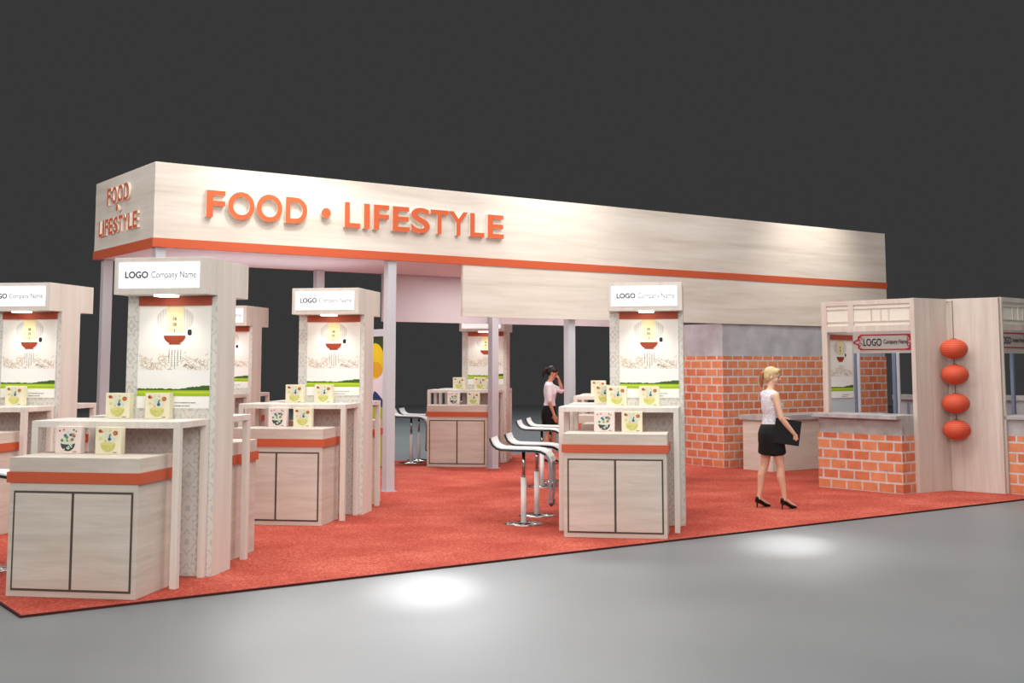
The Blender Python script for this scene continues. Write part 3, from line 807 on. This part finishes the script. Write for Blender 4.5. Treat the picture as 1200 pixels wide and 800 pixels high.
def woman(name, loc, rotz, label, skin, legs, arms, headrot, headc, hair, blouse, sleeve, scale=1.0):
    t = empty(name, loc, rotz, label, 'person'); t.scale = (scale,)*3
    mb = MB()
    # torso
    mb.loft([((0,0,.84),.085,.14,2.2),((-.012,0,.91),.112,.168,2.3),((-.008,0,.98),.100,.155,2.2),((0,0,1.06),.078,.122,2.1),((.004,0,1.12),.078,.124,2.1),((.008,0,1.20),.096,.142,2.1),((.006,0,1.28),.098,.150,2.1),((-.004,0,1.35),.078,.155,2.2),((-.010,0,1.395),.056,.115,2.1),((-.008,0,1.43),.046,.060,2)], skin, 28)
    for s in (-1,1): mb.ball((.066,s*.062,1.235), (.048,.056,.052), skin, 14); mb.ball((-.055,s*.07,.90), (.075,.085,.085), skin, 14)
    mb.tube([(-.012,0,1.40),(headc[0]*.5-.004,headc[1]*.5,1.455),(headc[0]-.012,headc[1],1.52)], [.050,.045,.046], skin, 14)
    for s, L in zip((-1,1), legs):
        hip, knee, ank = [Vector(v) for v in L[:3]]; yaw = L[3]
        up = hip.lerp(knee,.45); ca = knee.lerp(ank,.3); lo = knee.lerp(ank,.75)
        ca2 = ca+Vector((-.018,0,0))
        limb(mb, [hip, up, knee, ca2, lo, ank], [.088,.070,.048,.051,.034,.028], skin, 16)
        fw = Vector((math.cos(yaw),math.sin(yaw),0))
        heel = Vector((ank.x,ank.y,.105)); ball_ = heel+fw*.13+Vector((0,0,-.068)); toe = heel+fw*.19+Vector((0,0,-.084))
        limb(mb, [ank, heel+fw*-.01], [.028,.026], skin, 10); limb(mb, [heel+fw*.02, ball_, toe], [.026,.026,.014], skin, 10)
    for s, A_ in zip((-1,1), arms):
        sh, el, wr = [Vector(v) for v in A_['j']]
        limb(mb, [sh, sh.lerp(el,.5), el, el.lerp(wr,.35), wr], [.047,.041,.034,.034,.022], skin, 12)
        hand(mb, wr, A_['d'], A_['n'], skin, A_['curl'], .95, A_.get('thumb',1))
    M = headrot
    head(mb, headc, M, skin)
    body = remeshed(mb, 'body', t, .0065, 3)
    face_paint(body, headc, M, skin, [LIP, EYEW])
    # skirt
    mb = MB()
    mb.loft([((.0,0,1.035),.093,.134,2.2),((-.008,0,.98),.116,.170,2.3),((-.014,0,.90),.134,.190,2.4),((-.01,0,.80),.138,.192,2.4),((0,0,.70),.136,.188,2.4),((0,0,.64),.134,.184,2.4)], SKIRT, 32)
    for s, L in zip((-1,1), legs):
        hip, knee = Vector(L[0]), Vector(L[1]); a = hip.lerp(knee,.25); b_ = hip.lerp(knee,.62)
        mb.tube([a, b_], [.108,.100], SKIRT, 16)
    sk = remeshed(mb, 'skirt', t, .012, 5)
    # blouse
    mb = MB()
    mb.loft([((0,0,1.0),.112,.152,2.2),((.0,0,1.06),.096,.140,2.1),((.004,0,1.12),.094,.140,2.1),((.008,0,1.20),.112,.158,2.1),((.006,0,1.28),.112,.164,2.1),((-.004,0,1.35),.092,.166,2.2),((-.010,0,1.398),.070,.125,2.1),((-.010,0,1.425),.054,.072,2)], blouse, 28)
    for s in (-1,1): mb.ball((.070,s*.062,1.235), (.056,.062,.060), blouse, 14)
    for s, A_ in zip((-1,1), arms):
        sh, el, wr = [Vector(v) for v in A_['j']]
        if sleeve > 0: limb(mb, [sh+Vector((0,-.01*s,.004)), sh.lerp(el,.5), sh.lerp(el,sleeve)], [.060,.054,.050], blouse, 14)
        else: mb.ball(sh+Vector((0,-.02*s,.0)), (.058,.045,.060), blouse, 14)
    bl = remeshed(mb, 'blouse', t, .009, 4)
    # hair
    mb = MB()
    def P(x,y,z): return Vector(headc)+M@Vector((x,y,z))
    mb.ball(P(-.018,0,.036), (.094,.081,.088), hair[0], 24, M.to_4x4())
    mb.ball(P(-.045,0,.000), (.062,.078,.075), hair[0], 20, M.to_4x4())
    for s in (-1,1): mb.ball(P(.030,s*.052,.062), (.045,.026,.036), hair[0], 14, M.to_4x4()); mb.ball(P(.050,s*.022,.085), (.040,.030,.024), hair[0], 14, M.to_4x4())
    h = remeshed(mb, 'hair', t, .007, 3)
    mb = MB()
    limb(mb, [P(-.100,0,.030),P(-.125,0,.018),P(-.132,0,-.04),P(-.122,0,-.10),P(-.108,0,-.145)], [.020,.027,.029,.023,.008], hair[1], 12)
    pt = remeshed(mb, 'ponytail', t, .006, 3)
    for L in legs: shoe(t, (L[2][0],L[2][1]), L[3])
    return t

ident = Matrix.Identity(3)
# blonde woman with folder
pos = (11.29,10.21,G)
hr = (Matrix.Rotation(R(-26),3,'Z') @ Matrix.Rotation(R(8),3,'Y'))
legs1 = [((0,-.085,.88),(.075,-.09,.50),(.11,-.10,.135),R(24)),((-.005,.085,.88),(-.055,.105,.50),(-.13,.11,.135),R(28))]
arms1 = [dict(j=[(-.012,-.185,1.355),(.035,-.238,1.09),(.20,-.235,.895)], d=(.55,.12,-.8), n=(0,1,-.1), curl=.75, thumb=1),
         dict(j=[(-.012,.185,1.355),(.02,.215,1.10),(.20,.02,1.07)], d=(.25,-.9,-.25), n=(-.6,-.2,-.6), curl=.7, thumb=-1)]
w1 = woman('woman', pos, R(-26), 'blonde woman in white lace top and black skirt holding a black folder by the desk', SKIN1, legs1, arms1, hr, (.028,0,1.585), (BLONDE,PONY), LACE, 0, 1.0)
fo = empty('folder', (0,0,0), 0, 'black folder with papers held at the hip by the blonde woman', 'folder')
fo.location = Vector(pos)+Matrix.Rotation(R(-26),3,'Z')@Vector((.115,-.212,.925)); fo.rotation_euler = (R(2),R(8),R(-34))
mb = MB(); mb.box((-.155,-.012,-.15),(.155,-.006,.15), FOLD); mb.box((-.155,.006,-.15),(.155,.012,.15), FOLD); mb.box((.150,-.012,-.15),(.158,.012,.15), FOLD); mb.make('cover', fo, bevel=.002)
mb = MB(); mb.box((-.152,-.005,-.145),(.145,.005,.145), PAPER); tag(mb.make('papers', fo), 'white paper edges')
# dark haired woman
pos2 = (13.10,16.98,G)
hr2 = (Matrix.Rotation(R(0),3,'Z') @ Matrix.Rotation(R(26),3,'Y'))
legs2 = [((-.0,-.085,.88),(-.03,-.09,.50),(-.09,-.09,.135),0),((0,.085,.88),(.07,.088,.50),(.06,.085,.135),0)]
arms2 = [dict(j=[(-.012,-.175,1.345),(.0,-.205,1.08),(.075,-.195,.86)], d=(.35,.05,-.93), n=(.1,1,0), curl=.25, thumb=1),
         dict(j=[(.0,.165,1.345),(.225,.12,1.255),(.165,.055,1.46)], d=(-.32,-.1,.94), n=(-.9,0,-.3), curl=.22, thumb=-1)]
w2 = woman('woman', pos2, R(-38), 'dark haired woman in white blouse and black skirt resting a hand on her face', SKIN2, legs2, arms2, hr2, (.045,0,1.578), (DARKH,DARKH), SHIRT, .92, 1.0)

# ---------------------------------------------------------------- accent lamps and added fill lights
WARM = (1,.93,.82)
for x, pw in ((6.8,260),(11.3,240),(17.2,330)):
    spot('fascia_wash', (x,Y0-1.3,5.9), (x,Y0,3.85), pw, 75, 1, .15, WARM)
for x in (7.2,11.2,13.6):
    area('canopy_fill', (x,15.75,3.17), (x,15.75,0), 1.6, .6, 34, (1,.97,.95))  # added downward fill below the soffit, no fixture modelled
for x, pw in ((7.0,11),(12.5,3)):
    area('soffit_fill', (x,15.75,2.5), (x,15.75,4), 3.0, 1.6, pw, (.93,.97,1))  # unseen upward fill added to brighten the soffit, not a fixture
# unseen spots added before the fascia to throw glossy pools on the hall floor
for (sx_, sy_, sz_), (tx_, ty_) in (((8.5,13.0,4.0),(5.15,8.32)), ((13.7,11.6,4.2),(9.25,8.22))):
    spot('floor_pool', (sx_,sy_,sz_), (tx_,ty_,0), 1000, 9, 1, .15)
    spot('floor_pool_halo', (sx_,sy_,sz_), (tx_,ty_-.1,0), 330, 20, 1, .3)
